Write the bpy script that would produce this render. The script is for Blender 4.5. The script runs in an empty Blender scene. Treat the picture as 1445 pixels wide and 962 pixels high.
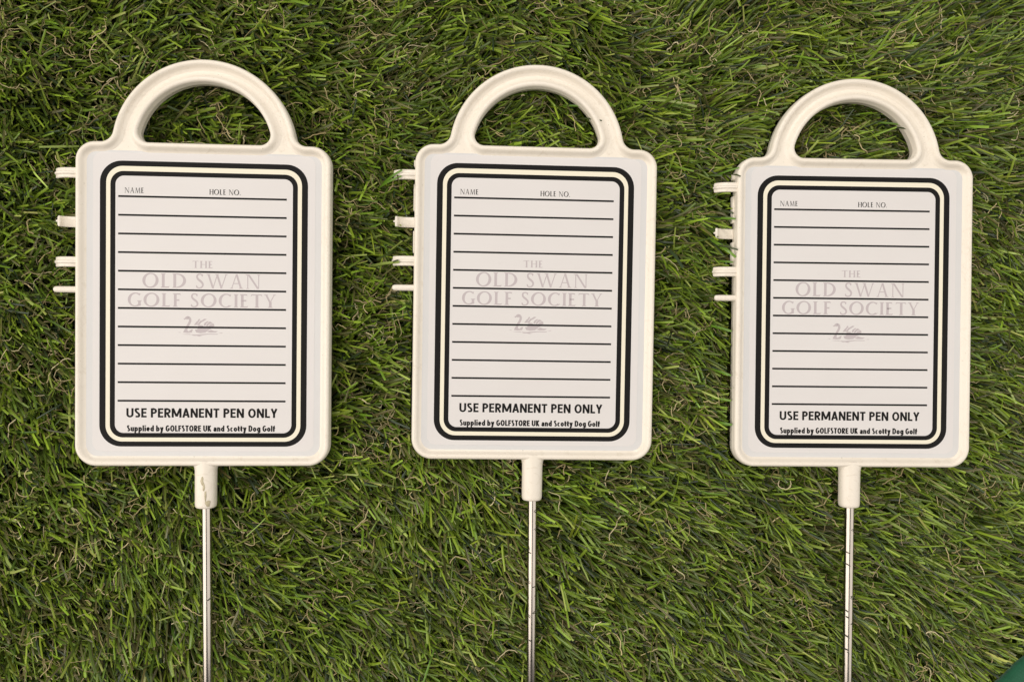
import bpy, bmesh, math, random
import numpy as np
from mathutils import Matrix, Vector, Euler

sc = bpy.context.scene
col = sc.collection
rng = np.random.default_rng(11)
random.seed(5)
MM = 0.001

# ------------------------------------------------------------------ camera
LABEL_Z = 0.031                      # height of the signs' printed faces above the turf backing
cam_d = bpy.data.cameras.new('camera')
cam = bpy.data.objects.new('camera', cam_d)
col.objects.link(cam)
cam_d.sensor_width = 36.0
cam_d.lens = 29.0
cam_d.clip_start = 0.01
cam_d.clip_end = 50
cam.matrix_world = (Matrix.Translation((0, 0, 0.42 + LABEL_Z))
                    @ Matrix.Rotation(-0.015119, 4, 'X') @ Matrix.Rotation(-0.05551, 4, 'Y'))
sc.camera = cam

# ------------------------------------------------------------------ light (indoor ceiling lamps)
world = bpy.data.worlds.new('World')
sc.world = world
world.use_nodes = True
bg = world.node_tree.nodes['Background']
bg.inputs['Color'].default_value = (1.0, 0.95, 0.88, 1)
bg.inputs['Strength'].default_value = 0.08

def area_lamp(name, loc, target, sx, sy, power, color):
    d = bpy.data.lights.new(name, 'AREA')
    d.shape = 'RECTANGLE'
    d.size, d.size_y = sx, sy
    d.energy = power
    d.color = color
    o = bpy.data.objects.new(name, d)
    col.objects.link(o)
    o.location = loc
    o.rotation_euler = (Vector(target) - Vector(loc)).to_track_quat('-Z', 'Y').to_euler()
    return o
# two long rows of ceiling tubes to either side and one panel beyond the top of the signs
area_lamp('ceiling_lamp', (-2.2, -0.35, 1.9), (-0.1, -0.35, 0), 2.1, 4.6, 92, (1.0, 0.925, 0.835))
area_lamp('ceiling_lamp', (2.2, -0.35, 1.9), (0.1, -0.35, 0), 2.1, 4.6, 49, (1.0, 0.945, 0.87))
area_lamp('ceiling_lamp', (-0.3, 1.75, 1.9), (0, 0, 0), 1.3, 0.5, 30, (1.0, 0.95, 0.88))

vs = sc.view_settings
vs.view_transform = 'Standard'
vs.look = 'None'
vs.exposure = 0.0
vs.gamma = 1.0
vs.use_curve_mapping = False
sc.cycles.pixel_filter_width = 1.15

# ------------------------------------------------------------------ materials
def new_mat(name):
    m = bpy.data.materials.new(name)
    m.use_nodes = True
    nt = m.node_tree
    b = nt.nodes['Principled BSDF']
    return m, nt, b

def noise(nt, scale, detail=3, rough=0.5, coord='Object', dist=0.0):
    tc = nt.nodes.new('ShaderNodeTexCoord')
    n = nt.nodes.new('ShaderNodeTexNoise')
    n.inputs['Scale'].default_value = scale
    n.inputs['Detail'].default_value = detail
    n.inputs['Roughness'].default_value = rough
    n.inputs['Distortion'].default_value = dist
    nt.links.new(tc.outputs[coord], n.inputs['Vector'])
    return n

def ramp(nt, src, stops):
    r = nt.nodes.new('ShaderNodeValToRGB')
    el = r.color_ramp.elements
    while len(el) < len(stops):
        el.new(0.5)
    for e, (p, c) in zip(el, stops):
        e.position = p
        e.color = c if len(c) == 4 else (*c, 1)
    nt.links.new(src, r.inputs[0])
    return r

def mixc(nt, a, b, fac, mode='MIX'):
    m = nt.nodes.new('ShaderNodeMix')
    m.data_type = 'RGBA'
    m.blend_type = mode
    for s, v in ((m.inputs[0], fac), (m.inputs[6], a), (m.inputs[7], b)):
        if hasattr(v, 'is_output'):
            nt.links.new(v, s)
        elif isinstance(v, (int, float)):
            s.default_value = v
        else:
            s.default_value = (*v, 1)
    return m.outputs[2]

def bump(nt, b, src, strength, dist):
    n = nt.nodes.new('ShaderNodeBump')
    n.inputs['Strength'].default_value = strength
    n.inputs['Distance'].default_value = dist
    nt.links.new(src, n.inputs['Height'])
    nt.links.new(n.outputs[0], b.inputs['Normal'])

def mat_plastic():
    m, nt, b = new_mat('cream_plastic')
    big = noise(nt, 45, 4)
    c = mixc(nt, (0.82, 0.745, 0.64), (0.875, 0.815, 0.73), big.outputs['Fac'])
    sp = noise(nt, 900, 2, 0.6)                         # small dirt specks
    spr = ramp(nt, sp.outputs['Fac'], [(0.66, (0, 0, 0)), (0.73, (1, 1, 1))])
    patch = noise(nt, 70, 3, 0.6)
    pr = ramp(nt, patch.outputs['Fac'], [(0.47, (0, 0, 0)), (0.66, (0.8, 0.8, 0.8))])
    f = mixc(nt, spr.outputs[0], pr.outputs[0], 1.0, 'MULTIPLY')
    c = mixc(nt, c, (0.33, 0.33, 0.24), f)
    sm = noise(nt, 160, 5, 0.7, dist=1.5)               # faint smears
    smr = ramp(nt, sm.outputs['Fac'], [(0.56, (0, 0, 0)), (0.76, (0.45, 0.45, 0.45))])
    c = mixc(nt, c, (0.58, 0.50, 0.38), smr.outputs[0])
    nt.links.new(c, b.inputs['Base Color'])
    b.inputs['Roughness'].default_value = 0.38
    b.inputs['Specular IOR Level'].default_value = 0.45
    bump(nt, b, noise(nt, 260, 4).outputs['Fac'], 0.12, 0.0006)
    return m

def mat_flat(name, colr, rough=0.5, spec=0.4, vary=0.06, scale=60, bmp=0.0):
    m, nt, b = new_mat(name)
    n = noise(nt, scale, 4, 0.6)
    lo = tuple(max(0, x * (1 - vary)) for x in colr)
    hi = tuple(min(1, x * (1 + vary)) for x in colr)
    nt.links.new(mixc(nt, lo, hi, n.outputs['Fac']), b.inputs['Base Color'])
    b.inputs['Roughness'].default_value = rough
    b.inputs['Specular IOR Level'].default_value = spec
    if bmp:
        bump(nt, b, noise(nt, scale * 8, 3).outputs['Fac'], bmp, 0.0004)
    return m

def mat_paper():
    m, nt, b = new_mat('white_label_paper')
    n = noise(nt, 30, 3)
    c = mixc(nt, (0.695, 0.668, 0.664), (0.735, 0.712, 0.710), n.outputs['Fac'])
    sm = noise(nt, 120, 5, 0.75, dist=2.5)              # handling smudges
    smr = ramp(nt, sm.outputs['Fac'], [(0.66, (0, 0, 0)), (0.80, (0.4, 0.4, 0.4))])
    c = mixc(nt, c, (0.52, 0.50, 0.48), smr.outputs[0])
    nt.links.new(c, b.inputs['Base Color'])
    b.inputs['Roughness'].default_value = 0.42
    b.inputs['Specular IOR Level'].default_value = 0.35
    bump(nt, b, noise(nt, 70, 2).outputs['Fac'], 0.06, 0.002)
    return m

def mat_metal():
    m, nt, b = new_mat('steel_rod')
    tc = nt.nodes.new('ShaderNodeTexCoord')
    mp = nt.nodes.new('ShaderNodeMapping')
    mp.inputs['Scale'].default_value = (1.0, 0.04, 1.0)
    nt.links.new(tc.outputs['Object'], mp.inputs[0])
    n = nt.nodes.new('ShaderNodeTexNoise')
    n.inputs['Scale'].default_value = 1500
    nt.links.new(mp.outputs[0], n.inputs['Vector'])
    n2 = noise(nt, 90, 4, 0.6)
    c = mixc(nt, (0.36, 0.325, 0.29), (0.46, 0.42, 0.38), n2.outputs['Fac'])
    nt.links.new(c, b.inputs['Base Color'])
    b.inputs['Metallic'].default_value = 1.0
    rr = ramp(nt, n.outputs['Fac'], [(0.3, (0.13,) * 3), (0.7, (0.19,) * 3)])
    nt.links.new(rr.outputs[0], b.inputs['Roughness'])
    bump(nt, b, n.outputs['Fac'], 0.03, 0.0001)
    return m

def mat_blade(name, rough, spec, transl):
    m, nt, b = new_mat(name)
    at = nt.nodes.new('ShaderNodeAttribute')
    at.attribute_name = 'tint'
    nt.links.new(at.outputs['Color'], b.inputs['Base Color'])
    b.inputs['Roughness'].default_value = rough
    b.inputs['Specular IOR Level'].default_value = spec
    if transl:
        t = nt.nodes.new('ShaderNodeBsdfTranslucent')
        nt.links.new(at.outputs['Color'], t.inputs['Color'])
        mx = nt.nodes.new('ShaderNodeMixShader')
        mx.inputs[0].default_value = transl
        nt.links.new(b.outputs[0], mx.inputs[1])
        nt.links.new(t.outputs[0], mx.inputs[2])
        nt.links.new(mx.outputs[0], nt.nodes['Material Output'].inputs[0])
    return m

M_PLASTIC = mat_plastic()
M_PAPER = mat_paper()
M_PANEL = mat_flat('panel_plastic', (0.665, 0.66, 0.665), 0.4, 0.4, 0.05, 50)
M_INK = mat_flat('black_ink', (0.009, 0.0085, 0.0088), 0.55, 0.14, 0.25, 80)
M_CREAM = mat_flat('cream_ink', (0.84, 0.79, 0.65), 0.45, 0.35, 0.03, 60)
M_WATER = mat_flat('mauve_watermark_ink', (0.52, 0.465, 0.485), 0.5, 0.3, 0.05, 120)
M_STEEL = mat_metal()
M_GLUE = mat_flat('old_glue', (0.50, 0.44, 0.30), 0.3, 0.5, 0.35, 500, 0.2)
M_BLADE = mat_blade('turf_blades', 0.34, 0.45, 0.14)
M_THATCH = mat_blade('turf_thatch', 0.45, 0.4, 0.15)
M_BACK = mat_flat('turf_backing', (0.035, 0.045, 0.018), 0.9, 0.1, 0.5, 200, 0.4)

def mat_felt():
    m, nt, b = new_mat('green_felt')
    n = noise(nt, 900, 5, 0.7)
    n2 = noise(nt, 60, 3)
    c = mixc(nt, (0.006, 0.055, 0.026), (0.018, 0.115, 0.058), n.outputs['Fac'])
    c = mixc(nt, c, (0.03, 0.14, 0.08), ramp(nt, n2.outputs['Fac'], [(0.5, (0, 0, 0)), (0.8, (0.5,) * 3)]).outputs[0])
    nt.links.new(c, b.inputs['Base Color'])
    b.inputs['Roughness'].default_value = 0.95
    b.inputs['Specular IOR Level'].default_value = 0.15
    b.inputs['Sheen Weight'].default_value = 0.3
    bump(nt, b, n.outputs['Fac'], 0.6, 0.0008)
    return m
M_FELT = mat_felt()

# ------------------------------------------------------------------ mesh helpers
def link(name, mesh, mat=None, parent=None):
    o = bpy.data.objects.new(name, mesh)
    col.objects.link(o)
    if mat is not None and not mesh.materials:
        mesh.materials.append(mat)
    if parent is not None:
        o.parent = parent
    return o

def mesh_py(name, verts, faces, smooth_deg=None):
    me = bpy.data.meshes.new(name)
    me.from_pydata([tuple(v) for v in verts], [], faces)
    me.update()
    bm = bmesh.new(); bm.from_mesh(me)
    bmesh.ops.recalc_face_normals(bm, faces=bm.faces)
    bm.to_mesh(me); bm.free()
    if smooth_deg is not None:
        me.shade_smooth()
        me.set_sharp_from_angle(angle=math.radians(smooth_deg))
    return me

def arc(cx, cy, r, a0, a1, n):
    return [(cx + r * math.cos(math.radians(a0 + (a1 - a0) * i / n)),
             cy + r * math.sin(math.radians(a0 + (a1 - a0) * i / n))) for i in range(n + 1)]

def dedupe(p):
    out = []
    for q in p:
        if not out or (abs(q[0] - out[-1][0]) + abs(q[1] - out[-1][1])) > 1e-4:
            out.append(q)
    if abs(out[0][0] - out[-1][0]) + abs(out[0][1] - out[-1][1]) < 1e-4:
        out.pop()
    return out

def rrect(x0, x1, y0, y1, r, n=10):
    return dedupe(arc(x1 - r, y0 + r, r, -90, 0, n) + arc(x1 - r, y1 - r, r, 0, 90, n)
                  + arc(x0 + r, y1 - r, r, 90, 180, n) + arc(x0 + r, y0 + r, r, 180, 270, n))

def normals2(path):                 # inward (left-hand) normals of a CCW closed path
    n = len(path)
    out = []
    for i in range(n):
        a = Vector(path[i - 1]); b = Vector(path[i]); c = Vector(path[(i + 1) % n])
        d = (b - a).normalized() + (c - b).normalized()
        d.normalize()
        k = max(0.5, d.dot((c - b).normalized()))
        out.append(Vector((-d.y, d.x)) / k)
    return out

def subdiv(path, step):
    out = []
    n = len(path)
    for i in range(n):
        a = path[i]; b = path[(i + 1) % n]
        L = math.hypot(b[0] - a[0], b[1] - a[1])
        k = max(1, int(L / step))
        for j in range(k):
            out.append((a[0] + (b[0] - a[0]) * j / k, a[1] + (b[1] - a[1]) * j / k))
    return out

def sweep(path, prof, inward=1):
    """closed profile (d, z) swept along a closed path; mm in, m out"""
    nn = normals2(path)
    V, F = [], []
    m = len(prof); n = len(path)
    for p, q in zip(path, nn):
        for d, z in prof:
            V.append(((p[0] + q.x * d * inward) * MM, (p[1] + q.y * d * inward) * MM, z * MM))
    for i in range(n):
        for j in range(m):
            a = i * m + j; b = i * m + (j + 1) % m
            c = ((i + 1) % n) * m + (j + 1) % m; d = ((i + 1) % n) * m + j
            F.append((a, b, c, d))
    return V, F

def join(*parts):
    V, F = [], []
    for v, f in parts:
        o = len(V)
        V += list(v)
        F += [tuple(i + o for i in q) for q in f]
    return V, F

def filled(loops, z):
    """flat polygon with holes (mm) -> verts, faces in m"""
    bm = bmesh.new()
    es = []
    for lp in loops:
        vs_ = [bm.verts.new((x * MM, y * MM, z * MM)) for x, y in lp]
        for i in range(len(vs_)):
            es.append(bm.edges.new((vs_[i], vs_[(i + 1) % len(vs_)])))
    bmesh.ops.triangle_fill(bm, use_beauty=True, use_dissolve=False, edges=es)
    bm.verts.index_update()
    V = [tuple(v.co) for v in bm.verts]
    F = [tuple(v.index for v in f.verts) for f in bm.faces]
    bm.free()
    return V, F

def ring_strip(a, b, z):
    n = len(a)
    V = [(x * MM, y * MM, z * MM) for x, y in a] + [(x * MM, y * MM, z * MM) for x, y in b]
    F = [(i, (i + 1) % n, n + (i + 1) % n, n + i) for i in range(n)]
    return V, F

def slab(path, z0, z1, bev=0.15):
    """closed sheet with a softened top edge"""
    nn = normals2(path)
    n = len(path)
    rings = [(0, z0), (0, z1 - bev), (bev, z1)]
    V, F = [], []
    for d, z in rings:
        V += [((p[0] + q.x * d) * MM, (p[1] + q.y * d) * MM, z * MM) for p, q in zip(path, nn)]
    for k in range(2):
        for i in range(n):
            F.append((k * n + i, k * n + (i + 1) % n, (k + 1) * n + (i + 1) % n, (k + 1) * n + i))
    F.append(tuple(range(2 * n, 3 * n)))
    F.append(tuple(range(n - 1, -1, -1)))
    return V, F

# ------------------------------------------------------------------ the sign's outline (mm, label plane z = 0)
CX = 1.0
X0, X1, Y0, Y1 = -60.9, 62.9, -82.8, 77.1
AC, AR = (0.9, 73.7), 44.8                       # arch outer circle
HC, HR = (0.9, 74.4), 33.0                       # hand hole circle
rf = 6.0
fdx = math.sqrt((AR + rf) ** 2 - (Y1 + rf - AC[1]) ** 2)
fa = math.degrees(math.atan2(Y1 + rf - AC[1], fdx))
outline = (arc(X1 - 10.5, Y0 + 10.5, 10.5, -90, 0, 12)
           + arc(X1 - 9.5, Y1 - 9.5, 9.5, 0, 90, 12)
           + arc(AC[0] + fdx, Y1 + rf, rf, -90, -180 + fa, 10)
           + arc(*AC, AR, fa, 180 - fa, 64)
           + arc(AC[0] - fdx, Y1 + rf, rf, -fa, -90, 10)
           + arc(X0 + 9.5, Y1 - 9.5, 9.5, 90, 180, 12)
           + arc(X0 + 10.5, Y0 + 10.5, 10.5, 180, 270, 12))
outline = subdiv(dedupe(outline), 8)
hf = 5.0
hdx = math.sqrt((HR - hf) ** 2 - (Y1 + hf - HC[1]) ** 2)
ha = math.degrees(math.atan2(Y1 + hf - HC[1], hdx))
hole = (arc(HC[0] + hdx, Y1 + hf, hf, -90, ha, 12) + arc(*HC, HR, ha, 180 - ha, 56)
        + arc(HC[0] - hdx, Y1 + hf, hf, 180 - ha, 270, 12))
hole = subdiv(dedupe(hole), 8)

half = [(-0.10, -2.42), (0.0, -2.2), (0.05, 0.7), (0.22, 1.45), (0.6, 2.0), (1.15, 2.32), (1.75, 2.34),
        (2.4, 2.05), (2.95, 1.5), (3.35, 0.95), (3.75, 0.5), (4.3, 0.12), (5.2, -0.22), (5.7, -0.6)]
prof = half + [(d, -5.0 - z) for d, z in reversed(half)]
hole_half = [(-0.10, -2.42), (0.0, -2.2), (0.08, 0.9), (0.3, 1.55), (0.75, 2.05), (1.35, 2.3), (1.95, 2.25),
             (2.55, 1.9), (3.1, 1.3), (3.6, 0.75), (4.1, 0.3), (4.8, -0.02), (5.5, -0.3), (5.9, -0.6)]
hole_prof = hole_half + [(d, -5.0 - z) for d, z in reversed(hole_half)]

def offset(path, d):
    return [(p[0] + q.x * d, p[1] + q.y * d) for p, q in zip(path, normals2(path))]

def box(x0, x1, y0, y1, z0, z1):
    V = [(x * MM, y * MM, z * MM) for z in (z0, z1) for y in (y0, y1) for x in (x0, x1)]
    F = [(0, 1, 3, 2), (4, 6, 7, 5), (0, 4, 5, 1), (2, 3, 7, 6), (0, 2, 6, 4), (1, 5, 7, 3)]
    return V, F

def build_frame():
    web_o = offset(outline, 2.6)
    web_h = offset(hole, -2.6)
    parts = [sweep(outline, prof), sweep(hole, hole_prof, -1),
             filled([web_o, web_h], -0.25), filled([web_o, web_h], -4.75)]
    # low bosses on the clip side
    for y0, y1 in ((43.5, 57.5), (22.0, 33.5), (66.0, 69.5)):
        p = rrect(-61.7, -60.0, y0, y1, 0.5, 4)
        parts.append(slab(p, -7.0, -3.0, 0.35))
    V, F = join(*parts)
    me = bpy.data.meshes.new('frame')
    me.from_pydata(V, [], F)
    bm = bmesh.new(); bm.from_mesh(me)
    bmesh.ops.recalc_face_normals(bm, faces=bm.faces)
    for f in bm.faces:                     # the two web sheets: top looks up, bottom looks down
        zs = [v.co.z for v in f.verts]
        if max(zs) - min(zs) < 1e-7:
            up = zs[0] > -0.0025
            if abs(f.normal.z) > 0.99 and (f.normal.z > 0) != up:
                f.normal_flip()
    bm.to_mesh(me); bm.free()
    me.shade_smooth()
    me.set_sharp_from_angle(angle=math.radians(50))
    return me

def strap(center, section, cap=True):
    """cross-section (y, n) swept along a centre line in xz (mm)"""
    V, F = [], []
    m = len(section)
    for i, (x, z, s) in enumerate(center):
        a = center[max(0, i - 1)]; b = center[min(len(center) - 1, i + 1)]
        t = Vector((b[0] - a[0], b[1] - a[1])).normalized()
        nrm = Vector((t.y, -t.x))            # points up for a strap running towards -x
        for y, k in section:
            V.append(((x + nrm.x * k * s) * MM, y * s * MM, (z + nrm.y * k * s) * MM))
    for i in range(len(center) - 1):
        for j in range(m):
            F.append((i * m + j, i * m + (j + 1) % m, (i + 1) * m + (j + 1) % m, (i + 1) * m + j))
    F.append(tuple(range(m)))
    F.append(tuple(range((len(center) - 1) * m, len(center) * m)))
    return V, F

def smooth_line(pts, n):
    """Catmull-Rom through points"""
    P = [np.array(p, float) for p in pts]
    P = [2 * P[0] - P[1]] + P + [2 * P[-1] - P[-2]]
    out = []
    for i in range(1, len(P) - 2):
        for k in range(n):
            t = k / n
            a, b, c, d = P[i - 1:i + 3]
            out.append(0.5 * ((2 * b) + (-a + c) * t + (2 * a - 5 * b + 4 * c - d) * t * t
                              + (-a + 3 * b - 3 * c + d) * t ** 3))
    out.append(P[-2])
    return out

RIB = [(-2.5, -.4), (-2.25, -.65), (2.25, -.65), (2.5, -.4), (2.5, .3), (2.2, .62), (1.1, .62), (.75, .8),
       (.45, 1.2), (-.45, 1.2), (-.75, .8), (-1.1, .62), (-2.2, .62), (-2.5, .3)]
PLAIN = [(-2.6, -.4), (-2.35, -.6), (2.35, -.6), (2.6, -.4), (2.6, .4), (2.35, .6), (-2.35, .6), (-2.6, .4)]

def build_clip(kind):
    if kind == 'over':
        c = [(p[0], p[1], 1.0) for p in smooth_line([(-59.6, 0.3), (-63, 0.75), (-66.5, 0.5), (-69.3, -0.7), (-71.2, -2.7)], 5)]
        c.append((c[-1][0] - 0.25, c[-1][1] - 0.4, 0.75))
        body = strap(c, RIB)
        nub = strap([(-70.6, -0.9, 1), (-71.5, -1.9, 0.85), (-72.1, -2.8, 0.45)],
                    [(.75 * math.cos(a), .75 * math.sin(a)) for a in [k * math.pi / 4 for k in range(8)]])
        return mesh_py('clip', *join(body, nub), smooth_deg=45)
    if kind == 'under':
        c = [(p[0], p[1], 1.0) for p in smooth_line([(-59.6, -5.6), (-63, -6.1), (-66.5, -5.7), (-69.0, -4.4), (-70.3, -2.4)], 5)]
        c.append((c[-1][0] - 0.1, c[-1][1] + 0.35, 0.8))
        body = strap(c, PLAIN)
        nub = strap([(-69.6, -3.2, 1), (-70.9, -2.6, 0.9), (-71.7, -2.4, 0.5)],
                    [(.8 * math.cos(a), .8 * math.sin(a)) for a in [k * math.pi / 4 for k in range(8)]])
        return mesh_py('clip', *join(body, nub), smooth_deg=45)
    sec = [(1.55 * math.cos(a), 1.2 * math.sin(a)) for a in [k * math.pi / 8 for k in range(16)]]
    c = [(-59.6, 0.2, 1), (-69.6, 0.0, 1), (-70.6, 0, .94), (-71.3, 0, .75), (-71.65, 0, .45)]
    return mesh_py('clip', *strap(c, sec), smooth_deg=45)

def build_socket():
    """tube that grips the rod; flares where it meets the frame"""
    V, F = [], []
    n = 28
    rows = [(-80.2, 6.9), (-81.6, 6.6), (-82.9, 6.1), (-83.9, 5.7), (-85.2, 5.45), (-88, 5.38), (-96, 5.36),
            (-102.3, 5.34), (-103.4, 5.1), (-103.9, 4.75), (-104.1, 4.3), (-104.1, 2.3)]
    for y, r in rows:
        for k in range(n):
            a = 2 * math.pi * k / n
            ca, sa = math.cos(a), math.sin(a)
            # a round tube with two flattened flanks
            f = 1.0 / max(1e-6, (abs(ca) ** 2.7 + abs(sa) ** 2.7) ** (1 / 2.7))
            rr = r * (0.35 + 0.65 * f) * 0.98
            zr = min(rr, 5.1)
            V.append(((1.4 + rr * ca) * MM, y * MM, (-2.5 + zr * sa * 0.97) * MM))
    m = n
    for i in range(len(rows) - 1):
        for j in range(m):
            F.append((i * m + j, i * m + (j + 1) % m, (i + 1) * m + (j + 1) % m, (i + 1) * m + j))
    F.append(tuple(range(n)))
    return mesh_py('socket', V, F, smooth_deg=50)

def build_rod():
    V, F = [], []
    n = 24
    rows = [(-100, 2.4), (-140, 2.4), (-180, 2.4), (-250, 2.4), (-262, 1.5), (-270, 0.25)]
    for y, r in rows:
        for k in range(n):
            a = 2 * math.pi * k / n
            V.append((r * math.cos(a) * MM, (y + 100) * MM, r * math.sin(a) * MM))
    for i in range(len(rows) - 1):
        for j in range(n):
            F.append((i * n + j, i * n + (j + 1) % n, (i + 1) * n + (j + 1) % n, (i + 1) * n + j))
    F.append(tuple(range(n)))
    F.append(tuple(range((len(rows) - 1) * n, len(rows) * n)))
    return mesh_py('rod', V, F, smooth_deg=40)

# ------------------------------------------------------------------ Roman capitals drawn stroke by stroke (cap height 1)
TK, TN = 0.185, 0.085        # thick and thin strokes
def quad(*p):
    return [list(p)]
def stem(x, w=TK, y0=0.0, y1=1.0, s0=True, s1=True):
    P = [[(x, y0), (x + w, y0), (x + w, y1), (x, y1)]]
    e = 0.075
    if s0: P.append([(x - e, y0), (x + w + e, y0), (x + w + e, y0 + .022), (x + w, y0 + .075), (x, y0 + .075), (x - e, y0 + .022)])
    if s1: P.append([(x - e, y1), (x - e, y1 - .022), (x, y1 - .075), (x + w, y1 - .075), (x + w + e, y1 - .022), (x + w + e, y1)])
    return P
def diag(xa, ya, xb, yb, w):
    return [[(xa, ya), (xa + w, ya), (xb + w, yb), (xb, yb)]]
def foot(x, w, y, up):
    e = 0.075; s = 1 if up else -1
    return [[(x - e, y), (x + w + e, y), (x + w + e, y + s * .022), (x + w, y + s * .06), (x, y + s * .06), (x - e, y + s * .022)]]
def arm(x0, x1, y, s, w=TN, tip=0.13):
    """thin arm with a flared end; s = direction of flare"""
    y0, y1 = (y, y + w) if s > 0 else (y - w, y)
    P = [[(x0, y0), (x1, y0), (x1, y1), (x0, y1)]]
    if s > 0: P.append([(x1 - .07, y0), (x1, y0), (x1 + .035, y0 + tip), (x1 + .012, y0 + tip)])
    else: P.append([(x1 - .07, y1), (x1 + .012, y1 - tip), (x1 + .035, y1 - tip), (x1, y1)])
    return P
def ringseg(cx, cy, rx, ry, a0, a1, tk=TK, tn=TN, n=40, tilt=0.18):
    P = []
    pts = []
    for i in range(n + 1):
        a = math.radians(a0 + (a1 - a0) * i / n)
        w = tn + (tk * 1.08 - tn) * abs(math.cos(a + tilt)) ** 1.5
        o = (cx + rx * math.cos(a), cy + ry * math.sin(a))
        q = (cx + (rx - w) * math.cos(a), cy + (ry - w * 0.9) * math.sin(a))
        pts.append((o, q))
    for i in range(n):
        P.append([pts[i][0], pts[i + 1][0], pts[i + 1][1], pts[i][1]])
    return P
def ribbon(pts, ws):
    P = []
    L = len(pts)
    e = []
    for i in range(L):
        a = np.array(pts[max(0, i - 1)]); b = np.array(pts[min(L - 1, i + 1)])
        t = (b - a) / (np.linalg.norm(b - a) + 1e-9)
        u = np.array(pts[min(L - 1, i + 1)]) - np.array(pts[i]) if i < L - 1 else np.array(pts[i]) - np.array(pts[i - 1])
        u = u / (np.linalg.norm(u) + 1e-9)
        if L > 2 and tuple(pts[0]) == tuple(pts[-1]) and i in (0, L - 1): pass
        nrm = np.array([-t[1], t[0]]) * ws[i] / 2 / max(0.75, abs(float(t @ u)))
        e.append((tuple(np.array(pts[i]) + nrm), tuple(np.array(pts[i]) - nrm)))
    for i in range(L - 1):
        P.append([e[i][0], e[i + 1][0], e[i + 1][1], e[i][1]])
    return P

def glyph(c):
    if c == 'I': return stem(.09), .30
    if c == 'L': return stem(.09) + arm(.09, .56, 0, 1), .64
    if c == 'E': return stem(.09) + arm(.09, .54, 0, 1) + arm(.09, .50, 1, -1) + arm(.15, .44, .49, 1, tip=.09) + arm(.15, .44, .55, -1, tip=.09), .64
    if c == 'F': return stem(.09) + arm(.09, .52, 1, -1) + arm(.15, .44, .47, 1, tip=.09) + arm(.15, .44, .53, -1, tip=.09), .60
    if c == 'H': return stem(.09) + stem(.70) + [[(.2, .48), (.72, .48), (.72, .54), (.2, .54)]], .91
    if c == 'T':
        return stem(.335, s1=False) + [[(.05, .935), (.745, .935), (.745, 1), (.05, 1)],
                [(.05, 1), (.0, .86), (.022, .86), (.12, .95)], [(.745, 1), (.675, .95), (.773, .86), (.795, .86)]], .80
    if c == 'N':
        return (diag(.13, 1, .78, 0, .145) + [[(.12, 0), (.18, 0), (.18, .95), (.12, .95)], [(.86, .02), (.92, .02), (.92, 1), (.86, 1)]]
                + foot(.12, .06, 0, True) + foot(.86, .06, 1, False) + [[(.0, 1), (.0, .975), (.12, .93), (.2, 1)]]), 1.04
    if c == 'M':
        return (diag(.13, 0, .20, 1, .06) + diag(.18, 1, .52, 0, .135) + diag(.53, 0, .87, 1, .06) + diag(.87, 1, .96, 0, .125)
                + foot(.13, .06, 0, True) + foot(.96, .125, 0, True)), 1.16
    if c == 'A':
        return (diag(.10, 0, .425, 1.02, .062) + diag(.70, 0, .385, 1.02, .14) + [[(.22, .33), (.66, .33), (.64, .39), (.24, .39)]]
                + foot(.10, .06, 0, True) + foot(.70, .14, 0, True)), .94
    if c == 'W':
        return (diag(.08, 1, .40, 0, .135) + diag(.43, 0, .735, 1, .062) + diag(.66, 1, .97, 0, .135) + diag(1.0, 0, 1.32, 1, .062)
                + foot(.08, .135, 1, False) + foot(.66, .135, 1, False) + foot(1.32, .062, 1, False)), 1.46
    if c == 'Y':
        return (stem(.33, s1=False, y1=.45) + diag(.33, .42, .06, 1, .135) + diag(.39, .42, .68, 1, .062)
                + foot(.06, .135, 1, False) + foot(.68, .062, 1, False)), .82
    if c == 'O': return ringseg(.54, .5, .54, .525, 0, 360, n=56), 1.08
    if c == 'D':
        return (stem(.09, s0=False, s1=False) + ringseg(.34, .5, .60, .50, -90, 90, n=32)
                + [[(.01, 0), (.35, 0), (.35, .058), (.09, .058), (.01, .022)], [(.01, 1), (.01, .978), (.09, .942), (.35, .942), (.35, 1)]]), .96
    if c in 'CG':
        P = ringseg(.53, .5, .51, .525, 52, 305, n=44)
        P += [[(.82, .985), (.80, .80), (.825, .80), (.88, .95)]]
        if c == 'G':
            P += stem(.72, y0=.05, y1=.44, s0=False) + [[(.70, .0), (.845, .05), (.845, .12), (.74, .10)]]
            return P, .96
        P += [[(.80, .04), (.90, .14), (.88, .17), (.78, .10)]]
        return P, .90
    if c == 'S':
        pts = smooth_line([(.46, .84), (.40, .95), (.28, .985), (.14, .93), (.10, .78), (.17, .63), (.31, .51), (.44, .38),
                           (.49, .23), (.42, .075), (.26, .012), (.12, .05), (.06, .17)], 4)
        n = len(pts)
        ws = [TN + (.15 - TN) * max(0, 1 - abs(i / (n - 1) - .5) / .33) ** .8 for i in range(n)]
        P = ribbon([tuple(p) for p in pts], ws)
        P += [[(.45, .99), (.435, .80), (.46, .80), (.49, .97)], [(.055, .02), (.045, .22), (.07, .22), (.10, .04)]]
        return P, .58
    if c == '.': return [[(.06, 0), (.19, 0), (.19, .12), (.06, .12)]], .26
    return [], .36

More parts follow.
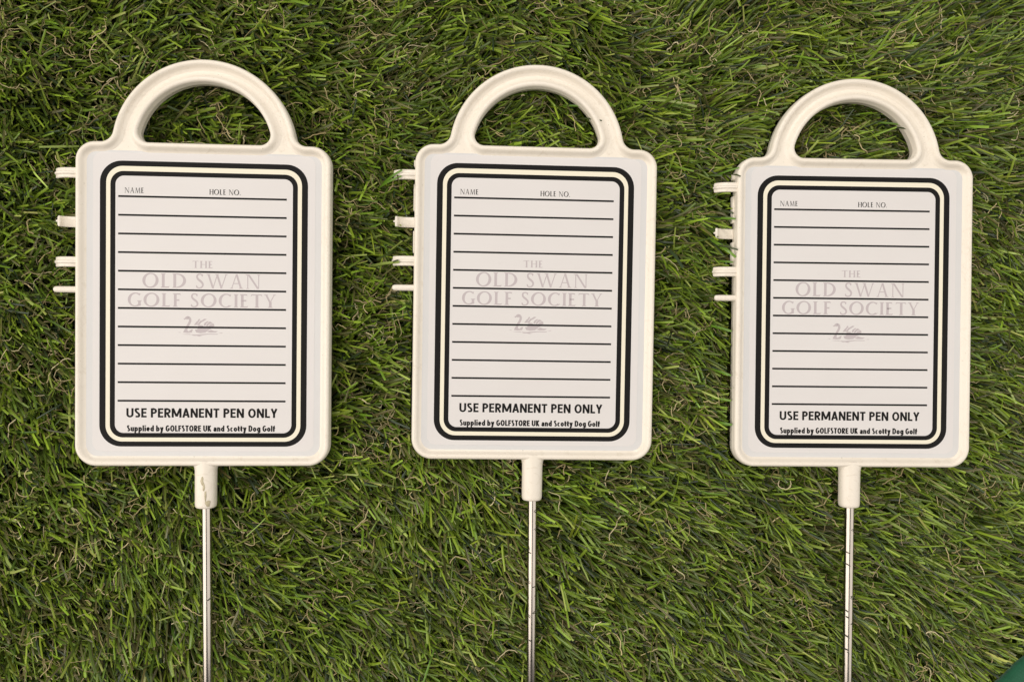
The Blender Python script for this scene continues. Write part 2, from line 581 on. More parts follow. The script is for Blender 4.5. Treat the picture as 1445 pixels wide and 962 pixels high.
def roman_text(s, x0, x1, y0, y1, z, track=0.09, gain=1.0):
    """lay out capitals and fit them to a box (mm)"""
    global TK, TN
    k0, n0 = TK, TN
    TK, TN = TK * gain, TN * gain
    polys = []; x = 0
    for ch in s:
        P, adv = glyph(ch)
        polys += [[(px + x, py) for px, py in p] for p in P]
        x += adv + track
    TK, TN = k0, n0
    lo = min(p[0] for q in polys for p in q); hi = max(p[0] for q in polys for p in q)
    sx = (x1 - x0) / (hi - lo); sy = (y1 - y0)
    V, F = [], []
    for i, q in enumerate(polys):
        o = len(V)
        zz = z + 0.0022 * (i % 9)
        for px, py in q:
            V.append(((x0 + (px - lo) * sx) * MM, (y0 + py * sy) * MM, zz * MM))
        F.append(tuple(range(o, o + len(q))))
    return up_mesh('lettering', V, F)

def up_mesh(name, V, F):
    me = bpy.data.meshes.new(name)
    me.from_pydata(V, [], F)
    me.update()
    bm = bmesh.new(); bm.from_mesh(me)
    for f in bm.faces:
        f.normal_update()
        if f.normal.z < 0: f.normal_flip()
    bm.to_mesh(me); bm.free()
    return me

def ell(cx, cy, rx, ry, a0, a1, n=14):
    return [(cx + rx * math.cos(math.radians(a0 + (a1 - a0) * i / n)),
             cy + ry * math.sin(math.radians(a0 + (a1 - a0) * i / n))) for i in range(n + 1)]

def sans_glyph(c, t, k):
    """centre-line strokes of a sans letter; t stroke width, k width factor; returns strokes, advance"""
    h = t / 2
    X = .70                      # x-height
    def W(v): return v * k
    if c == ' ': return [], W(.20)
    wid = {'U': .62, 'S': .50, 'E': .47, 'P': .53, 'R': .56, 'M': .86, 'A': .62, 'N': .64, 'T': .52, 'O': .68, 'L': .44,
           'Y': .56, 'G': .64, 'F': .46, 'K': .57, 'D': .62, 'u': .53, 'p': .55, 'l': 0, 'i': 0, 'e': .53, 'd': .55,
           'b': .55, 'y': .52, 'a': .50, 'n': .53, 'c': .47, 'o': .55, 't': .36, 'g': .55, 'f': .36}[c]
    w = max(W(wid), t)
    l, r, m = h, w - h, w / 2
    rx = (w - t) / 2
    S = []
    if c == 'U': S = [[(l, 1)] + ell(m, .34, rx, .34 - h, 180, 360) + [(r, 1)]]
    elif c == 'S': S = [[tuple(p) for p in smooth_line([(r - .01, .90), (m + .03, 1 - h), (l + .04, .90), (l + .01, .74), (l + .08, .60), (m, .51),
                        (r - .05, .41), (r, .26), (r - .05, .11), (m - .02, h), (l, .10)], 4)]]
    elif c == 'E': S = [[(l, 0), (l, 1)], [(l, h), (w, h)], [(l, 1 - h), (w, 1 - h)], [(l, .52), (w * .93, .52)]]
    elif c == 'F': S = [[(l, 0), (l, 1)], [(l, 1 - h), (w, 1 - h)], [(l, .50), (w * .93, .50)]]
    elif c == 'L': S = [[(l, 0), (l, 1)], [(l, h), (w, h)]]
    elif c in 'PR':
        S = [[(l, 0), (l, 1)], [(l, 1 - h), (m, 1 - h)] + ell(m, .70, r - m, .30 - h, 90, -90) + [(l, .40 + h)]]
        if c == 'R': S.append([(m * .95, .44), (w - h * .9, 0)])
    elif c == 'D': S = [[(l, 0), (l, 1)], [(l, 1 - h), (m * .9, 1 - h)] + ell(m * .9, .5, r - m * .9, .5 - h, 90, -90) + [(l, h)]]
    elif c == 'M': S = [[(l, 0), (l, 1)], [(r, 0), (r, 1)], [(l + h * .2, 1), (m, .12)], [(r - h * .2, 1), (m, .12)]]
    elif c == 'N': S = [[(l, 0), (l, 1)], [(r, 0), (r, 1)], [(l, 1), (r, 0)]]
    elif c == 'A': S = [[(l * .8, 0), (m, 1)], [(w - l * .8, 0), (m, 1)], [(w * .25, .29), (w * .75, .29)]]
    elif c == 'T': S = [[(m, 0), (m, 1)], [(0, 1 - h), (w, 1 - h)]]
    elif c == 'Y': S = [[(m, 0), (m, .46)], [(m, .42), (l * .7, 1)], [(m, .42), (w - l * .7, 1)]]
    elif c == 'K': S = [[(l, 0), (l, 1)], [(l, .40), (w - h, 1)], [(l + w * .22, .50), (w - h * .8, 0)]]
    elif c == 'O': S = [ell(m, .5, rx, .5 - h + .01, 0, 360, 28)]
    elif c == 'G': S = [ell(m, .5, rx, .5 - h + .01, 48, 325, 24) , [(r, .18), (r, .50)], [(m + .02, .46), (r + h, .46)]]
    elif c == 'u': S = [[(l, X)] + ell(m, .26, rx, .26 - h, 180, 360) + [(r, X)], [(r, 0), (r, X)]]
    elif c == 'n': S = [[(l, 0), (l, X)], [(l, .40)] + ell(m, X - .26, rx, .26 - h, 180, 0) + [(r, 0)]]
    elif c in 'pbdgao':
        o = ell(m, X / 2, rx, X / 2 - h, 0, 360, 24)
        if c == 'o': S = [o]
        if c == 'p': S = [o, [(l, -.26), (l, X)]]
        if c == 'b': S = [o, [(l, 0), (l, 1)]]
        if c == 'd': S = [o, [(r, 0), (r, 1)]]
        if c == 'g': S = [o, [(r, X), (r, -.05)] + ell(m, -.05, rx, .20 - h, 0, -155)]
        if c == 'a': S = [ell(m - h * .3, .22, rx - h * .3, .22 - h * .8, 0, 360, 20), [(l + .02, X - .13)] + ell(m, X - .22, rx, .22 - h, 140, 0) + [(r, 0)]]
    elif c == 'e': S = [[(l, X / 2), (r, X / 2)] + ell(m, X / 2, rx, X / 2 - h, 0, 318, 22)]
    elif c == 'c': S = [ell(m, X / 2, rx, X / 2 - h, 48, 312, 20)]
    elif c == 'l': S = [[(m, 0), (m, 1)]]
    elif c == 'i': S = [[(m, 0), (m, X)], [(m, X + .12), (m, 1)]]
    elif c == 't': S = [[(w * .42, .92), (w * .42, .2)] + ell(w * .42 + .13 * k, .2, .13 * k, .2 - h, 180, 280, 6), [(0, X - h), (w, X - h)]]
    elif c == 'f': S = [[(w * .42, 0), (w * .42, .80)] + ell(w * .42 + .15 * k, .80, .15 * k, .2 - h, 180, 85, 6), [(0, X - h), (w, X - h)]]
    elif c == 'y': S = [[(l * .8, X), (m, .08)], [(w - l * .8, X), (m - .05 * k, -.16), (m - .20 * k, -.20)]]
    return S, w

def sans_text(s, x0, x1, y0, y1, z, t, k, gap):
    """sans letters drawn as strokes, fitted to a box of the capitals' height (mm)"""
    strokes = []; x = 0
    for ch in s:
        S, adv = sans_glyph(ch, t, k)
        strokes += [[(px + x, py) for px, py in st] for st in S]
        x += adv + gap
    polys = [ribbon(st, [t] * len(st)) for st in strokes]
    lo = min(p[0] for R_ in polys for q in R_ for p in q); hi = max(p[0] for R_ in polys for q in R_ for p in q)
    sx = (x1 - x0) / (hi - lo); sy = y1 - y0
    print('sans fit', s, 'x scale vs cap', sx / sy)
    V, F = [], []
    for i, R_ in enumerate(polys):
        zz = z + 0.0025 * (i % 7)
        for q in R_:
            o = len(V)
            V += [((x0 + (px - lo) * sx) * MM, (y0 + py * sy) * MM, zz * MM) for px, py in q]
            F.append(tuple(range(o, o + 4)))
    return up_mesh('lettering', V, F)

def build_swan(z):
    """swan on water; outline traced in a 1445 x 803 box, mapped to mm"""
    def mp(p):
        # box x 220..1210 -> -12.3..10.0 ; y 100..555 -> -8.3..-18.2
        return (-12.3 + (p[0] - 220) * 22.3 / 990, -8.3 - (p[1] - 100) * 9.9 / 455)
    polys = []
    neck = smooth_line([(372, 178), (400, 140), (440, 118), (485, 140), (500, 195), (482, 255), (450, 315), (425, 370), (405, 420), (380, 455)], 4)
    n = len(neck)
    polys += ribbon([tuple(p) for p in neck], [16 + 36 * min(1, i / (n * .35)) + 20 * max(0, i / n - .7) for i in range(n)])
    polys += [[(410, 130), (455, 105), (490, 128), (480, 165), (430, 175), (395, 160)]]
    polys += [[(385, 160), (352, 150), (372, 182), (402, 172)]]
    polys += [[(345, 470), (385, 410), (440, 425), (470, 445), (530, 400), (560, 398), (535, 470), (440, 482)]]
    for a in (((600, 300), (690, 155), (715, 170), (640, 295)), ((640, 300), (720, 200), (775, 195), (690, 300)),
              ((720, 215), (800, 155), (860, 158), (830, 182), (745, 235)), ((580, 300), (640, 215), (660, 220), (605, 300))):
        polys.append(list(a))
    polys += [[(790, 300), (812, 245), (872, 208), (905, 212), (850, 262), (826, 318)], [(838, 318), (864, 268), (918, 216), (950, 226), (985, 250), (905, 280), (876, 330)],
              [(890, 334), (918, 292), (995, 258), (1016, 278), (1022, 318), (980, 350)]]
    polys += [[(640, 345), (700, 296), (762, 302), (812, 345), (760, 356)]]
    polys += [[(600, 405), (650, 398), (672, 360), (760, 366), (980, 362), (900, 410), (830, 470), (720, 484), (630, 465)]]
    polys += [[(860, 450), (945, 405), (1020, 430), (1105, 435), (1050, 465), (930, 470)]]
    for w in (((220, 468), (290, 464), (300, 478)), ((310, 510), (500, 505), (520, 520), (400, 518)),
              ((510, 515), (620, 520), (860, 495), (1110, 498), (1090, 512), (880, 512), (690, 540), (580, 545)),
              ((640, 545), (700, 540), (770, 550), (700, 558)), ((1110, 478), (1210, 466), (1180, 482))):
        polys.append(list(w))
    V, F = [], []
    for i, q in enumerate(polys):
        o = len(V)
        for p in q:
            x, y = mp(p)
            V.append((x * MM, y * MM, (z + 0.0022 * (i % 9)) * MM))
        F.append(tuple(range(o, o + len(q))))
    return up_mesh('swan_emblem', V, F)

# ------------------------------------------------------------------ ground and grass need the signs' poses first
SIGNS = [  # x, y, rot z, tilt x, tilt y, dz, rod angle (deg), label text
    (-0.131001, 0.014190, -0.010401, 0.003131, 0.012467, 0.001158, 0.62,
     'white plastic golf marker sign with a brownish glue smear on its rod socket'),
    (0.034075, 0.015490, -0.015058, 0.007422, -0.002583, -0.002026, 0.60,
     'white plastic golf marker sign lying between the two other signs on turf'),
    (0.199929, 0.011032, -0.010365, -0.008275, -0.027483, 0.000883, 0.0,
     'white plastic golf marker sign beside the dark green felt corner on turf'),
]
def pose(s):
    return (Matrix.Translation((s[0], s[1], LABEL_Z + s[5])) @ Matrix.Rotation(s[2], 4, 'Z')
            @ Matrix.Rotation(s[3], 4, 'X') @ Matrix.Rotation(s[4], 4, 'Y'))
POSES = [pose(s) for s in SIGNS]

# ground sheet (the turf's backing)
bm = bmesh.new()
bmesh.ops.create_grid(bm, x_segments=24, y_segments=20, size=0.5)
for v in bm.verts:
    v.co.x *= 1.3; v.co.y *= 1.1
    v.co.z = 0.0006 * math.sin(v.co.x * 31) * math.cos(v.co.y * 27)
me = bpy.data.meshes.new('ground'); bm.to_mesh(me); bm.free()
g = link('ground', me, M_BACK)
g['kind'] = 'structure'; g['label'] = 'dark backing sheet under the artificial turf'; g['category'] = 'ground'

# signed distance (mm) to a sign's footprint, negative inside
def sdf_sign(x, y, grow=0.0):
    def rb(x0, x1, y0, y1, r):
        qx = np.abs(x - (x0 + x1) / 2) - (x1 - x0) / 2 + r
        qy = np.abs(y - (y0 + y1) / 2) - (y1 - y0) / 2 + r
        return np.hypot(np.maximum(qx, 0), np.maximum(qy, 0)) + np.minimum(np.maximum(qx, qy), 0) - r
    d = rb(X0, X1, Y0, Y1, 10.0)
    ra = np.hypot(x - AC[0], y - AC[1])
    ring = np.maximum(np.maximum(ra - AR, HR - np.hypot(x - HC[0], y - HC[1])), 74 - y)
    d = np.minimum(d, ring)
    d = np.minimum(d, rb(1.4 - 5.6, 1.4 + 5.6, -104.2, -80, 1.0))
    return d - grow

def sdf_rod(x, y, ang):
    cx = 1.7 + (-(y + 100)) * math.tan(math.radians(ang)) * 1.0
    return np.maximum(np.abs(x - cx) - 2.4, y + 100)

def ribbons(name, pts, side, tint, mat, cup=0.0, nrm=None, label='', cat=''):
    """pts (N,R,3) centre lines, side (N,R,3) half-width vectors, tint (N,3)"""
    N, R, _ = pts.shape
    if cup:
        V = np.stack([pts - side, pts + nrm * cup, pts + side], 2)     # N,R,3,3
        W = 3
    else:
        V = np.stack([pts - side, pts + side], 2)
        W = 2
    V = V.reshape(-1, 3).astype(np.float32)
    base = (np.arange(N) * R * W)[:, None, None]
    r = (np.arange(R - 1) * W)[None, :, None]
    w = np.arange(W - 1)[None, None, :]
    a = base + r + w
    Q = np.stack([a, a + 1, a + W + 1, a + W], -1).reshape(-1, 4).astype(np.int32)
    me = bpy.data.meshes.new(name)
    me.vertices.add(len(V)); me.vertices.foreach_set('co', V.ravel())
    me.loops.add(Q.size); me.loops.foreach_set('vertex_index', Q.ravel())
    me.polygons.add(len(Q))
    me.polygons.foreach_set('loop_start', np.arange(0, Q.size, 4, dtype=np.int32))
    me.polygons.foreach_set('use_smooth', np.ones(len(Q), dtype=bool))
    me.update(calc_edges=True)
    at = me.attributes.new('tint', 'FLOAT_COLOR', 'POINT')
    cc = np.ones((N, R * W, 4), np.float32)
    cc[:, :, :3] = tint[:, None, :]
    at.data.foreach_set('color', cc.ravel())
    o = link(name, me, mat)
    o['kind'] = 'stuff'; o['label'] = label; o['category'] = cat
    return o

def vnoise(x, y, scale, seed):
    """cheap smooth noise, about -1..1"""
    r = np.random.default_rng(seed)
    out = np.zeros_like(x)
    for k in range(7):
        a = r.uniform(0, 2 * np.pi); f = r.uniform(0.6, 1.6) / scale
        out += np.sin((x * np.cos(a) + y * np.sin(a)) * 2 * np.pi * f + r.uniform(0, 6.28))
    return out / 2.6

FELT = dict(px=0.3030, py=-0.1755, ang=math.radians(41))
def felt_inside(x, y):
    nx, ny = math.sin(FELT['ang']), -math.cos(FELT['ang'])
    return (x - FELT['px']) * nx + (y - FELT['py']) * ny

def settle(P, root_xy, rand):
    """keep blades out of the signs: press those rooted below, stop those growing against a side"""
    N, R, _ = P.shape
    for k, Mx in enumerate(POSES):
        near = (np.abs(P[:, :, 0] - SIGNS[k][0]) < 0.12).any(1)
        idx = np.nonzero(near)[0]
        if not len(idx): continue
        A = np.array(Mx.inverted())
        B = np.array(Mx)
        Q = P[idx] @ A[:3, :3].T + A[:3, 3]
        Q *= 1000
        d = sdf_sign(Q[:, :, 0], Q[:, :, 1], 0.9)
        zb = -7.9
        rin = d[:, 0] < 0
        # rooted outside, entering: shrink the reach so the tip rests at the side
        ent = (~rin) & (d.min(1) < 0)
        e = np.nonzero(ent)[0]
        if len(e):
            first = np.argmax(d[e] < 0, 1)
            rows = np.arange(len(e))
            d0 = d[e, np.maximum(first - 1, 0)]; d1 = d[e, first]
            tfrac = (first - 1 + d0 / (d0 - d1 + 1e-9))
            sub = Q[e]
            f0 = np.floor(tfrac).astype(int); ff = (tfrac - f0)[:, None]
            hit = sub[rows, f0] * (1 - ff) + sub[rows, np.minimum(f0 + 1, R - 1)] * ff
            reach = sub[:, -1, :2] - sub[:, 0, :2]
            hr = hit[:, :2] - sub[:, 0, :2]
            s = np.clip(np.linalg.norm(hr, axis=1) / (np.linalg.norm(reach, axis=1) + 1e-9), 0.05, 1)
            s *= 0.97
            sub[:, :, :2] = sub[:, :1, :2] + (sub[:, :, :2] - sub[:, :1, :2]) * s[:, None, None]
            sub[:, :, 2] = np.minimum(sub[:, :, 2], -8.5 + 6.0 * rand[idx[e]][:, None] ** 2)
            Q[e] = sub
        # rooted below: press down, rise only gradually once outside
        r_ = np.nonzero(rin)[0]
        if len(r_):
            sub = Q[r_]; dd = np.maximum(d[r_], 0)
            lim = zb - 0.6 * rand[idx[r_]][:, None] + dd * 0.55
            sub[:, :, 2] = np.minimum(sub[:, :, 2], lim)
            # while still inside, never above the underside
            Q[r_] = sub
        d = sdf_sign(Q[:, :, 0], Q[:, :, 1], 0.4)
        Q[:, :, 2] = np.where(d < 0, np.minimum(Q[:, :, 2], zb), Q[:, :, 2])
        dr = sdf_rod(Q[:, :, 0], Q[:, :, 1], SIGNS[k][6])
        rodlim = -5.1 + np.clip(dr, 0, 4) * 1.3
        Q[:, :, 2] = np.where(dr < 4, np.minimum(Q[:, :, 2], rodlim), Q[:, :, 2])
        Q /= 1000
        P[idx] = Q @ B[:3, :3].T + B[:3, 3]
    f = felt_inside(P[:, :, 0], P[:, :, 1])
    P[:, :, 2] = np.where(f > -0.001, np.minimum(P[:, :, 2], 0.0205), P[:, :, 2])
    P[:, :, 2] = np.maximum(P[:, :, 2], 0.0006)
    return P

def make_turf():
    hx, hy = 0.42, 0.32
    # tufts: blades grow in small bundles
    area_in = 0.60 * 0.42
    ntuft = 39000
    xs = rng.uniform(-hx, hx, ntuft * 2); ys = rng.uniform(-hy, hy, ntuft * 2)
    inview = (np.abs(xs - 0.01) < 0.31) & (np.abs(ys) < 0.215)
    keep = inview | (rng.random(len(xs)) < 0.55)
    xs, ys = xs[keep], ys[keep]
    per = rng.integers(1, 4, len(xs))
    tx = np.repeat(xs, per); ty = np.repeat(ys, per)
    tuft = np.repeat(np.arange(len(xs)), per)
    N = len(tx)
    tx = tx + rng.normal(0, 0.0012, N); ty = ty + rng.normal(0, 0.0012, N)
    # combing direction: to the right and a little downwards, turning slowly over the sheet
    base = np.radians(-22 + 26 * (ty / 0.17) * 0.6 + 18 * (tx / 0.26) * 0.35)
    base = base + np.radians(22) * vnoise(tx, ty, 0.11, 3) + np.radians(16) * vnoise(tx, ty, 0.035, 4)
    tuft_az = rng.normal(0, np.radians(17), len(xs))[tuft]
    az = base + tuft_az + rng.normal(0, np.radians(15), N)
    wild = rng.random(N) < 0.12
    az = np.where(wild, rng.uniform(-np.pi, np.pi, N), az)
    L = np.clip(rng.normal(0.0272, 0.0042, N), 0.016, 0.040) * (1 + 0.09 * vnoise(tx, ty, 0.05, 8))
    th0 = np.radians(np.clip(rng.normal(13, 9, N), 0, 40))
    th1 = np.radians(np.clip(rng.normal(69, 14, N), 25, 104))
    th1 = th1 + np.radians(7) * vnoise(tx, ty, 0.04, 9)
    R = 5
    s = np.linspace(0, 1, R)
    th = th0[:, None] + (th1 - th0)[:, None] * (s[None, :] ** 0.85)
    yaw = az[:, None] + rng.normal(0, 0.28, N)[:, None] * s[None, :] ** 1.5
    thm = 0.5 * (th[:, 1:] + th[:, :-1]); ym = 0.5 * (yaw[:, 1:] + yaw[:, :-1])
    ds = (L / (R - 1))[:, None]
    dx = np.sin(thm) * np.cos(ym) * ds; dy = np.sin(thm) * np.sin(ym) * ds; dz = np.cos(thm) * ds
    P = np.zeros((N, R, 3))
    P[:, 1:, 0] = np.cumsum(dx, 1); P[:, 1:, 1] = np.cumsum(dy, 1); P[:, 1:, 2] = np.cumsum(dz, 1)
    P[:, :, 0] += tx[:, None]; P[:, :, 1] += ty[:, None]
    P[:, :, 2] += 0.0004
    rand = rng.random(N)
    P = settle(P, None, rand)
    # width frames
    T = np.gradient(P, axis=1)
    T /= np.linalg.norm(T, axis=2, keepdims=True) + 1e-12
    up = np.zeros_like(T); up[:, :, 2] = 1
    S = np.cross(T, up)
    bad = np.linalg.norm(S, axis=2) < 0.05
    S[bad] = (1, 0, 0)
    S /= np.linalg.norm(S, axis=2, keepdims=True) + 1e-12
    Nn = np.cross(S, T)
    roll = rng.normal(0, np.radians(30), N)[:, None] + rng.normal(0, np.radians(32), N)[:, None] * s[None, :]
    S2 = S * np.cos(roll)[..., None] + Nn * np.sin(roll)[..., None]
    N2 = np.cross(S2, T)
    w = np.clip(rng.normal(0.00053, 0.00011, N), 0.0003, 0.00085)
    taper = np.array([0.8, 1.0, 1.0, 0.97, 0.80])
    side = S2 * (w[:, None] * taper[None, :])[..., None]
    # yarn colours: fresh green, mid green, olive, dark blue-green
    pal = np.array([(0.250, 0.362, 0.034), (0.162, 0.250, 0.027), (0.082, 0.126, 0.019),
                    (0.118, 0.118, 0.040), (0.036, 0.056, 0.024), (0.370, 0.450, 0.110)])
    pr = np.array([0.24, 0.22, 0.20, 0.21, 0.08, 0.05])
    ci = rng.choice(len(pal), N, p=pr)
    tint = pal[ci] * rng.normal(1, 0.2, (N, 1)).clip(0.5, 1.5) * rng.normal(1, 0.05, (N, 3)).clip(0.8, 1.2)
    ribbons('turf_grass', P, side, tint, M_BLADE, 0.00022, N2,
            'green artificial turf blades combed to one side under the signs', 'grass')
    # ---- curled tan thatch fibres
    n = 27000
    R = 10
    cx = rng.uniform(-hx, hx, n); cy = rng.uniform(-hy, hy, n)
    clump = vnoise(cx, cy, 0.06, 21) + rng.normal(0, 0.5, n)
    k = clump > -0.35
    cx, cy = cx[k], cy[k]; n = len(cx)
    P = np.zeros((n, R, 3))
    h = rng.uniform(0, 2 * np.pi, n); kap = np.clip(rng.normal(0, 0.17, n), -.3, .3); pit = rng.normal(0.15, 0.3, n)
    stp = rng.uniform(0.0009, 0.0019, n)
    pos = np.stack([cx, cy, np.clip(rng.normal(0.0158, 0.0045, n), 0.002, 0.0225)], 1)
    for i in range(R):
        P[:, i] = pos
        h = h + kap + rng.normal(0, 0.34, n)
        kink = rng.random(n) < 0.12
        h = np.where(kink, h + rng.normal(0, 1.3, n), h)
        pit = 0.7 * pit + rng.normal(0, 0.22, n)
        pos = pos + np.stack([np.cos(h) * np.cos(pit), np.sin(h) * np.cos(pit), np.sin(pit)], 1) * stp[:, None]
    P[:, :, 2] = np.clip(P[:, :, 2], 0.001, 0.0245)
    P = settle(P, None, rng.random(n))
    T = np.gradient(P, axis=1); T /= np.linalg.norm(T, axis=2, keepdims=True) + 1e-12
    up = np.zeros_like(T); up[:, :, 2] = 1
    S = np.cross(T, up); S /= np.linalg.norm(S, axis=2, keepdims=True) + 1e-9
    rl = rng.normal(0, 0.5, n)[:, None, None]
    S = S * np.cos(rl) + up * np.sin(rl)
    w = rng.uniform(0.00013, 0.00027, n)
    side = S * w[:, None, None]
    pal = np.array([(0.52, 0.425, 0.225), (0.38, 0.30, 0.145), (0.62, 0.53, 0.33), (0.22, 0.175, 0.075)])
    tint = pal[rng.choice(4, n, p=[.38, .3, .12, .2])] * rng.normal(1, 0.12, (n, 1)).clip(.6, 1.4)
    ribbons('turf_thatch', P, side, tint, M_THATCH, label='curled tan thatch fibres tangled low among the turf blades', cat='thatch')
make_turf()

# a few longer blades lying over clips and edges of the signs
def stray_blades():
    # sign index, start (mm), end (mm), heights (mm, sign space), tint, half width
    G = (0.12, 0.25, 0.02); Dk = (0.05, 0.07, 0.02); B = (0.16, 0.30, 0.03)
    L = [(1, (-78.5, 57.5), (-67.2, 63.2), -9, 2.6, G, .55), (1, (-80, 56), (-67.5, 60.2), -9, 2.4, G, .5),
         (1, (-75, 16.2), (-68.5, 18.0), -8, 2.6, Dk, .4),
         (2, (-72.5, 33.0), (-60.6, 28.8), -9, 3.2, Dk, .5), (2, (-73, 36.5), (-61.2, 25.2), -10, 1.5, B, .8),
         (2, (-69, 24.0), (-61.8, 22.8), -9, -1, G, .5), (2, (-70, 69), (-60.2, 71.2), -9, 2.2, G, .45),
         (2, (-66, 70), (-59.6, 66.6), -9, 3.0, Dk, .4), (2, (-70, 46.5), (-61.4, 45.0), -9, 1.0, G, .6),
         (2, (-68, 51.0), (-61.6, 48.2), -9, -2.0, Dk, .6),
         (2, (-70, -33), (-62.0, -36), -9, -1.5, G, .6), (2, (-70, -48), (-61.9, -49), -9, -1.0, B, .6),
         (2, (-69, -60.5), (-61.6, -61.5), -9, 0.0, G, .7), (2, (-71, -10), (-61.9, -13), -9, -1.6, G, .6),
         (1, (22, 94.5), (33.8, 91.0), -10, 1.8, Dk, .4), (2, (21, 96.5), (32.0, 91.8), -10, 1.5, Dk, .42),
         (2, (16, 99), (28.5, 95.6), -10, -3, G, .5), (1, (15, 101), (27.0, 99.0), -10, -3, G, .5)]
    # thin dark blade tips hooked over the rods
    for k, marks in ((1, ((-109.5, 1), (-119, 1), (-131, -1), (-147, -1), (-148.5, 1), (-162, 1), (-164, -1), (-177, -1))),
                     (2, ((-116, 1), (-128, -1), (-134, -1), (-150, 1), (-151.5, 1), (-158, -1), (-161, -1), (-165, 1), (-172, -1), (-178, -1), (-180, -1))),
                     (0, ((-150, 1),))):
        for y, sd in marks:
            cxr = 1.7 + (-(y + 100)) * math.tan(math.radians(SIGNS[k][6]))
            L.append((k, (cxr + sd * random.uniform(4, 7), y + random.uniform(0.5, 3)), (cxr + sd * random.uniform(0.2, 1.3), y - random.uniform(0, .8)),
                      -9, random.uniform(0.1, 0.7), (0.035, 0.042, 0.02), random.uniform(.16, .3)))
    P, S, C = [], [], []
    for k, a, b, za, zb, c, w in L:
        Mx = POSES[k]
        pts = []
        for i in range(6):
            t = i / 5
            # rises quickly, then lies flat
            x = a[0] + (b[0] - a[0]) * t; y = a[1] + (b[1] - a[1]) * t
            z = za + (zb - za) * (1 - (1 - t) ** 1.8)
            pts.append(Mx @ Vector((x * MM, y * MM, z * MM)))
        d = (Mx.to_3x3() @ Vector((-(b[1] - a[1]), b[0] - a[0], 0))).normalized()
        P.append([tuple(p) for p in pts])
        S.append([tuple(d * w * MM * f) for f in (1, 1, 1, 1, .95, .8)])
        C.append(c)
    P = np.array(P); S = np.array(S)
    T = np.gradient(P, axis=1); T /= np.linalg.norm(T, axis=2, keepdims=True)
    Nn = np.cross(S / np.linalg.norm(S, axis=2, keepdims=True), T)
    ribbons('stray_grass', P, S, np.array(C), M_BLADE, 0.00018, Nn,
            'loose green turf blades poking up over the edges of the signs', 'grass')
stray_blades()

# ------------------------------------------------------------------ the signs
BX0, BX1, BY0, BY1 = -49.7, 51.35, -73.2, 67.95        # printed outer border
me_frame = build_frame()
me_panel = mesh_py('backing_panel', *slab(rrect(-56.9, 58.9, -78.8, 73.0, 7.0), -0.35, -0.08, 0.08))
me_label = mesh_py('paper_label', *slab(rrect(-53.0, 55.0, -75.6, 72.0, 4.5), -0.1, 0.0, 0.05))
o1 = rrect(BX0, BX1, BY0, BY1, 10.6, 12)
o2 = rrect(BX0 + 3.0, BX1 - 3.0, BY0 + 2.5, BY1 - 2.6, 8.0, 12)
o3 = rrect(BX0 + 5.0, BX1 - 5.0, BY0 + 4.5, BY1 - 5.05, 6.3, 12)
o4 = rrect(BX0 + 7.45, BX1 - 7.45, BY0 + 6.75, BY1 - 7.35, 4.2, 12)
me_outer = up_mesh('outer_border', *ring_strip(o1, o2, 0.02))
me_cream = up_mesh('cream_band', *ring_strip(o2, o3, 0.02))
me_inner = up_mesh('inner_border', *ring_strip(o3, o4, 0.02))
LW = 40.91
me_line = up_mesh('ruled_line', [(-LW * MM, -.46 * MM, 0), (LW * MM, -.46 * MM, 0), (LW * MM, .46 * MM, 0), (-LW * MM, .46 * MM, 0)], [(0, 1, 2, 3)])
texts = [
    (roman_text('NAME', -37.9, -28.7, 52.2, 54.8, 0.02, 0.10, 1.2), M_INK),
    (roman_text('HOLE NO.', 3.0, 18.2, 52.2, 54.8, 0.02, 0.10, 1.2), M_INK),
    (roman_text('THE', -5.1, 4.8, 15.7, 19.2, 0.02, 0.14), M_WATER),
    (roman_text('OLD SWAN', -29.2, 28.1, 5.7, 12.8, 0.02, 0.13), M_WATER),
    (roman_text('GOLF SOCIETY', -36.2, 35.9, -3.65, 2.95, 0.02, 0.13), M_WATER),
    (sans_text('USE PERMANENT PEN ONLY', -36.7, 37.0, -58.75, -54.15, 0.02, 0.188, 1.0, 0.08), M_INK),
    (sans_text('Supplied by GOLFSTORE UK and Scotty Dog Golf', -36.4, 35.9, -65.65, -62.65, 0.02, 0.20, 0.84, 0.055), M_INK),
]
me_swan = build_swan(0.02)
me_clip = {k: build_clip(k) for k in ('over', 'under', 'stop')}
me_socket = build_socket()
me_rod = build_rod()
CLIPS = [('over', 61.4), ('under', 38.0), ('over', 17.8), ('stop', 4.2)]

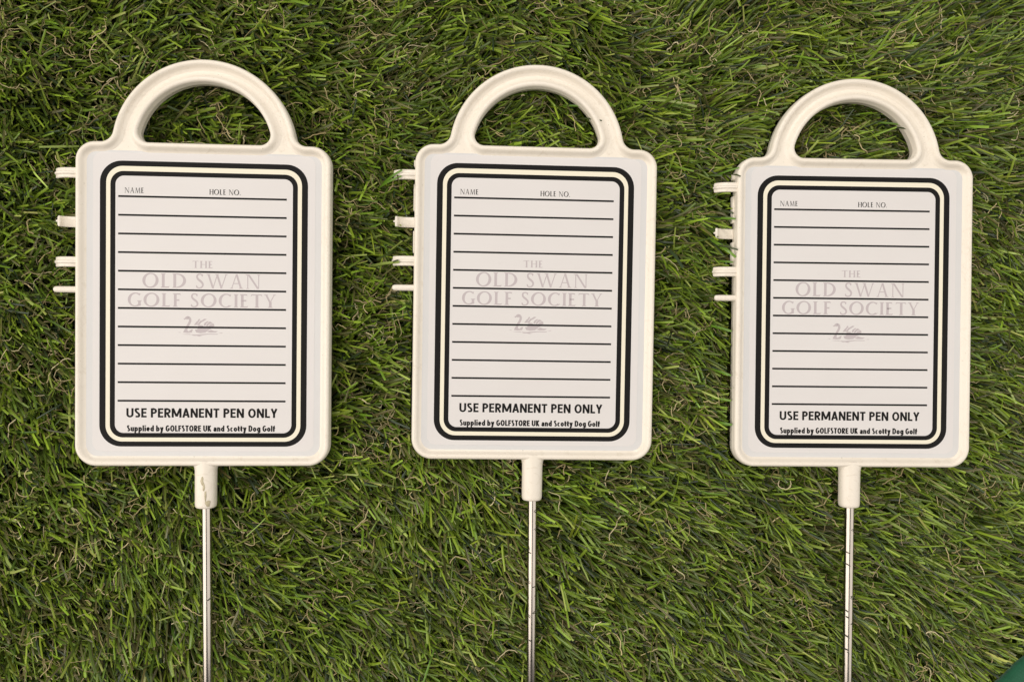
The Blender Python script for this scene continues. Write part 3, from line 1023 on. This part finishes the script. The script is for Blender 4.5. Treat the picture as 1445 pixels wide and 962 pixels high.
def make_sign(k):
    s = SIGNS[k]
    t = bpy.data.objects.new('golf_marker_sign', None)
    col.objects.link(t)
    t.empty_display_size = 0.02
    t.matrix_world = POSES[k]
    t['label'] = s[7]; t['category'] = 'golf marker'; t['group'] = 'golf marker signs laid on the turf'
    link('frame', me_frame, M_PLASTIC, t)
    link('backing_panel', me_panel, M_PANEL, t)
    lab = link('paper_label', me_label, M_PAPER, t)
    lab['label'] = 'white ruled scorecard label with black double border'
    link('outer_border', me_outer, M_INK, lab)
    link('cream_band', me_cream, M_CREAM, lab)
    link('inner_border', me_inner, M_INK, lab)
    for i in range(12):
        o = link('ruled_line', me_line, M_INK, lab)
        o.location = (0, (50.47 - i * 100.94 / 11) * MM, 0.055 * MM)
    for me_, mt in texts:
        link('lettering', me_, mt, lab)
    link('swan_emblem', me_swan, M_WATER, lab)
    for kind, y in CLIPS:
        o = link('pen_clip', me_clip[kind], M_PLASTIC, t)
        o.location = (0, y * MM, 0)
    link('rod_socket', me_socket, M_PLASTIC, t)
    r = link('steel_rod', me_rod, M_STEEL, t)
    r.location = (1.7 * MM, -100 * MM, -2.5 * MM)
    r.rotation_euler = (0, 0, math.radians(s[6]))
    if k == 0:
        V, F = [], []
        def blob(cx, cy, rx, ry, h):
            o = len(V); n = 12
            for ring, hh in ((1.0, 0.0), (0.75, 0.6), (0.4, 0.95)):
                for i in range(n):
                    a = 2 * math.pi * i / n
                    wob = 1 + 0.14 * math.sin(3 * a + cx * 5) + 0.1 * math.sin(5 * a + cy)
                    x = cx + rx * ring * wob * math.cos(a); y = cy + ry * ring * wob * math.sin(a)
                    zz = -2.5 + math.sqrt(max(0.1, 5.15 ** 2 - (abs(x - 1.4) ** 2) * 0.55)) * 0.985 - 0.12
                    V.append((x * MM, y * MM, (zz + h * hh) * MM))
            zz = -2.5 + 5.15 * 0.985 - 0.12
            V.append((cx * MM, cy * MM, (zz + h - 0.05) * MM))
            for q in range(2):
                for i in range(n):
                    F.append((o + q * n + i, o + q * n + (i + 1) % n, o + (q + 1) * n + (i + 1) % n, o + (q + 1) * n + i))
            for i in range(n):
                F.append((o + 2 * n + i, o + 2 * n + (i + 1) % n, o + 3 * n))
        blob(0.9, -90.0, .75, 2.3, .25); blob(1.7, -93.0, .55, 2.2, .22); blob(2.5, -97.5, .5, 2.8, .2); blob(3.6, -101.2, 1.25, 1.6, .35)
        gl = link('glue_smear', mesh_py('glue_smear', V, F, 60), M_GLUE, t)
        gl['label'] = 'dried brownish glue run on the socket'
    return t
for k in range(3):
    make_sign(k)

# ------------------------------------------------------------------ corner of green felt lying on the turf
def make_felt():
    nx_, ny_ = 40, 32
    W, H = 0.11, 0.085
    V, F = [], []
    c, s_ = math.cos(FELT['ang']), math.sin(FELT['ang'])
    def place(u, v, z):
        # u runs along the visible edge, v away from it
        return (FELT['px'] + u * c + v * s_, FELT['py'] + u * s_ - v * c, z)
    for layer in (1, -1):
        for j in range(ny_ + 1):
            for i in range(nx_ + 1):
                u = (i / nx_ - 0.42) * W * 1.0; v = j / ny_ * H
                e = min(v, W * 0.58 - u if True else 1, u + 0.42 * W, H - v)
                th = 0.0016 * math.sqrt(max(0.0, min(1.0, e / 0.0025)))
                wave = 0.0007 * math.sin(u * 140 + 1) * math.cos(v * 90) + 0.0006 * math.sin(v * 160)
                V.append(place(u + 0.0006 * math.sin(v * 300), v + 0.0005 * math.sin(u * 260), 0.0226 + wave + layer * th))
    n = (nx_ + 1) * (ny_ + 1)
    for L in range(2):
        for j in range(ny_):
            for i in range(nx_):
                a = L * n + j * (nx_ + 1) + i
                F.append((a, a + 1, a + nx_ + 2, a + nx_ + 1))
    me = bpy.data.meshes.new('green_felt')
    me.from_pydata(V, [], F)
    bm = bmesh.new(); bm.from_mesh(me)
    bmesh.ops.remove_doubles(bm, verts=bm.verts, dist=1e-6)
    bmesh.ops.recalc_face_normals(bm, faces=bm.faces)
    bm.to_mesh(me); bm.free()
    me.shade_smooth()
    o = link('felt_cloth', me, M_FELT)
    o['label'] = 'corner of a dark green felt cloth lying on the turf'
    o['category'] = 'cloth'
make_felt()
